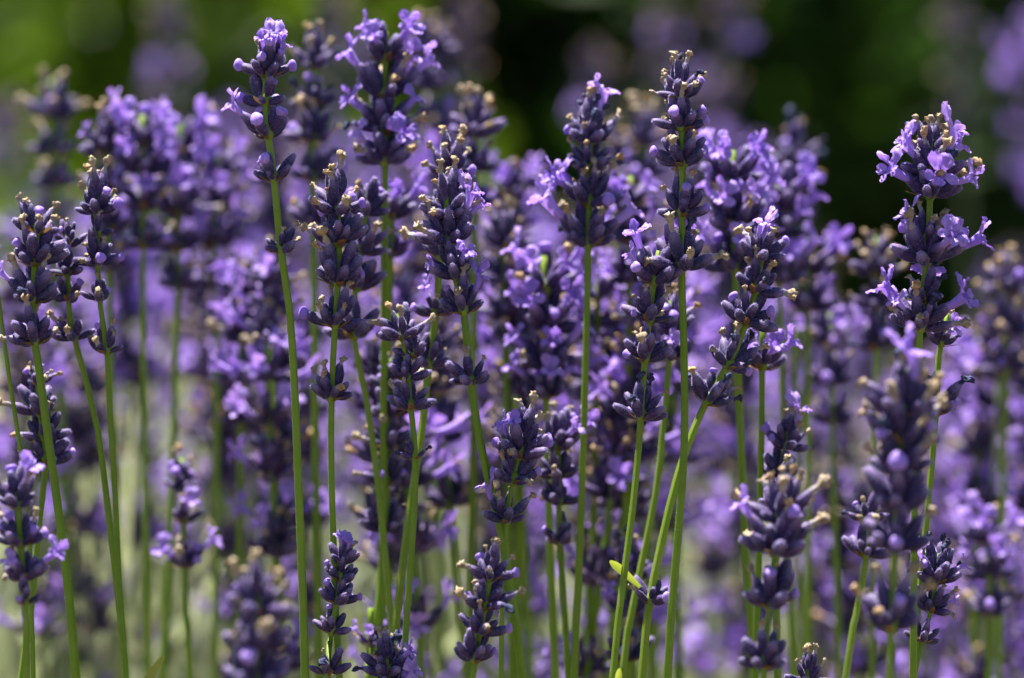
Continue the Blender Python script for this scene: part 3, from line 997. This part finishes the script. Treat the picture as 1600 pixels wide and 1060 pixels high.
# ------------------------------------------------------------------ grey foliage of the lavender plants
def bush_mesh(seed, n, rx, h):
    rg2 = random.Random(seed)
    mb = MB()
    for _ in range(n):
        a = rg2.uniform(0, 2 * math.pi)
        q = rg2.random()
        th = math.acos(1 - q)          # upper half
        rad = rg2.uniform(.55, 1.0) ** .5
        lump = 1 + .22 * noise.noise(Vector((math.cos(a) * 2 + seed, math.sin(a) * 2, th * 2)))
        p = Vector((rx * math.sin(th) * math.cos(a), rx * math.sin(th) * math.sin(a), h * math.cos(th))) * (rad * lump)
        d = Vector((math.cos(a) * math.sin(th) * .8, math.sin(a) * math.sin(th) * .8, .9)) + Vector((rg2.uniform(-.45, .45), rg2.uniform(-.45, .45), rg2.uniform(-.3, .4)))
        L = rg2.uniform(.03, .065)
        vf = lobe_vf(rg2, Vector((0, 0, 0)), Vector((0, 0, 1)), Vector((0, 1, 0)), L, rg2.uniform(.0028, .0048), rg2.uniform(-.5, .9), .1, 2, 3)
        mb.add(vf, Matrix.Translation(p) @ frame(d, Vector((rg2.uniform(-1, 1), rg2.uniform(-1, 1), .3))))
    # woody twigs from the crown of the root
    for k in range(26):
        a = rg2.uniform(0, 6.28)
        e = Vector((rx * .75 * rg2.random() * math.cos(a), rx * .75 * rg2.random() * math.sin(a), h * rg2.uniform(.6, .85)))
        path = [e * t + Vector((0, 0, .02 * math.sin(t * 3))) for t in (1, .8, .6, .4, .2, 0)]
        mb.add(stem_vf(path, .001, .004, 5, 0, 0), None, 1)
    return mb.mesh('foliage', [M_FOLIAGE, M_BARK])


BUSH = [bush_mesh(s, 4200, .30, .30) for s in (1, 2)]
FARST = []
for i in range(6):
    mb = MB()
    h = .24
    mb.add(stem_vf([Vector((.01 * (t / 5) ** 2, 0, h * t / 5)) for t in range(5, -1, -1)], .0006, .001, 5, 0, 0), None, 2)
    z = h
    for k in range(rng.randint(4, 6)):
        a, b, nf = VAR[rng.randrange(10)]
        M = Matrix.Translation((.01 * (z / h) ** 2, 0, z)) @ Matrix.Rotation(rng.uniform(0, 6), 4, 'Z')
        o = len(mb.v)
        for vv in a.v:
            mb.v.append(M @ vv)
        mb.f += [tuple(j + o for j in f) for f in a.f]
        mb.m += a.m
        if nf:
            mb.add((b.v, b.f), M, 3)
        z -= .009 + .003 * k
    FARST.append(mb.mesh('flower_stalk', [M_CALYX_FAR, M_WITHER, M_STEM, M_PETAL]))


def bush(x, y, s, hs, n_st, label, seed):
    rg2 = random.Random(seed)
    root = thing('lavender_bush', label, 'lavender bush', (x, y, 0))
    new('foliage', BUSH[seed % 2], root, Matrix.Rotation(rg2.uniform(0, 6), 4, 'Z') @ Matrix.Diagonal((s, s, hs, 1)))
    for k in range(n_st):
        a, r = rg2.uniform(0, 6.28), math.sqrt(rg2.random()) * .26 * s
        zz = hs * .30 * math.sqrt(max(0.05, 1 - (r / (.30 * s)) ** 2)) - .06
        k_ = rg2.uniform(.8, 1.15)
        d = Vector((math.cos(a) * r * 1.1, math.sin(a) * r * 1.1, .45))
        new('flower_stalk', rg2.choice(FARST), root, Matrix.Translation((r * math.cos(a), r * math.sin(a), zz)) @ frame(d, Vector((rg2.uniform(-1, 1), 1, 0))) @ Matrix.Diagonal((1, 1, k_, 1)))


bush(-.17, .35, .80, 1.28, 0, 'low pale grey green lavender bush sunlit between the stems at bottom left', 2)
bush(.12, .62, .85, 1.05, 6, 'shaded grey green lavender bush at the bottom behind the centre stems', 3)
bush(.36, .66, .9, 1.0, 12, 'lavender bush at the bottom right with purple spikes in shade', 4)
bush(-.34, 1.10, 1.0, .85, 9, 'far blurred lavender bush at left before the bright green shrub', 5)
bush(.02, 1.22, 1.0, .78, 16, 'far blurred lavender bush at centre with purple spikes before dark green shade', 6)
bush(.36, 1.16, 1.0, .72, 6, 'far blurred lavender bush at right before the darkest shade', 7)


# ------------------------------------------------------------------ shrubs at the back
def shrub_mesh(seed, n, rx, rz, lw, m):
    rg2 = random.Random(seed)
    mb = MB()
    clumps = []
    for _ in range(46):
        a, t = rg2.uniform(0, 6.28), rg2.uniform(0, math.pi)
        rr = rg2.uniform(.35, 1.0)
        clumps.append((Vector((rx * rr * math.sin(t) * math.cos(a), rx * rr * math.sin(t) * math.sin(a), rz + rz * rr * math.cos(t))), rg2.uniform(.12, .26) * rx))
    for c, r in clumps:
        for _ in range(n // 46):
            v = Vector((rg2.gauss(0, 1), rg2.gauss(0, 1), rg2.gauss(0, 1))).normalized() * r * rg2.uniform(.4, 1.05)
            p = c + v
            if p.z < .04:
                p.z = rg2.uniform(.04, .3)
            vf = lobe_vf(rg2, Vector((0, 0, 0)), Vector((0, 0, 1)), Vector((0, 1, 0)), rg2.uniform(.8, 1.4) * lw * 2.2, lw * rg2.uniform(.8, 1.2), rg2.uniform(-.4, .8), .12, 3, 3)
            mb.add(vf, Matrix.Translation(p) @ frame(v + Vector((rg2.uniform(-.5, .5) * r, rg2.uniform(-.5, .5) * r, r * .5)), Vector((rg2.uniform(-1, 1), rg2.uniform(-1, 1), rg2.uniform(-1, 1)))))
    return mb.mesh('crown', [m]), clumps


def shrub(x, y, seed, n, rx, rz, lw, m, label):
    me, cl = shrub_mesh(seed, n, rx, rz, lw, m)
    root = thing('shrub', label, 'shrub', (x, y, 0))
    new('crown', me, root)
    mb = MB()
    for c, r in cl[:14]:
        path = [Vector((c.x * t ** 1.3, c.y * t ** 1.3, c.z * t)) for t in (1, .8, .6, .4, .2, 0)]
        mb.add(stem_vf(path, .004, .018, 6, 0, 0), None, 0)
    new('trunk', mb.mesh('trunk', [M_BARK]), root)


shrub(-.50, 2.05, 1, 8000, .44, .27, .016, M_SHRUB, 'sunny yellow green shrub blurred behind the spikes at upper left')
shrub(-.10, 2.50, 2, 8000, .40, .25, .018, M_SHRUB_SHADE, 'mid green shrub blurred behind the tall spikes left of centre')
shrub(.42, 2.55, 3, 9000, .48, .40, .018, M_SHRUB_SHADE, 'deeply shaded green shrub blurred behind the right hand spikes')
shrub(.95, 3.0, 4, 8000, .55, .45, .020, M_SHRUB_SHADE, 'shaded green shrub blurred at the far upper right')
shrub(-1.1, 3.0, 5, 8000, .55, .45, .020, M_SHRUB_SHADE, 'dark green shrub blurred at the far upper left corner')
shrub(.12, 3.5, 6, 8000, .60, .36, .020, M_SHRUB_SHADE, 'dark green shrub furthest back, blurred in the gap at top centre')
shrub(-.62, 3.6, 7, 8000, .60, .21, .020, M_SHRUB, 'green shrub furthest back, blurred in the gap at top left')
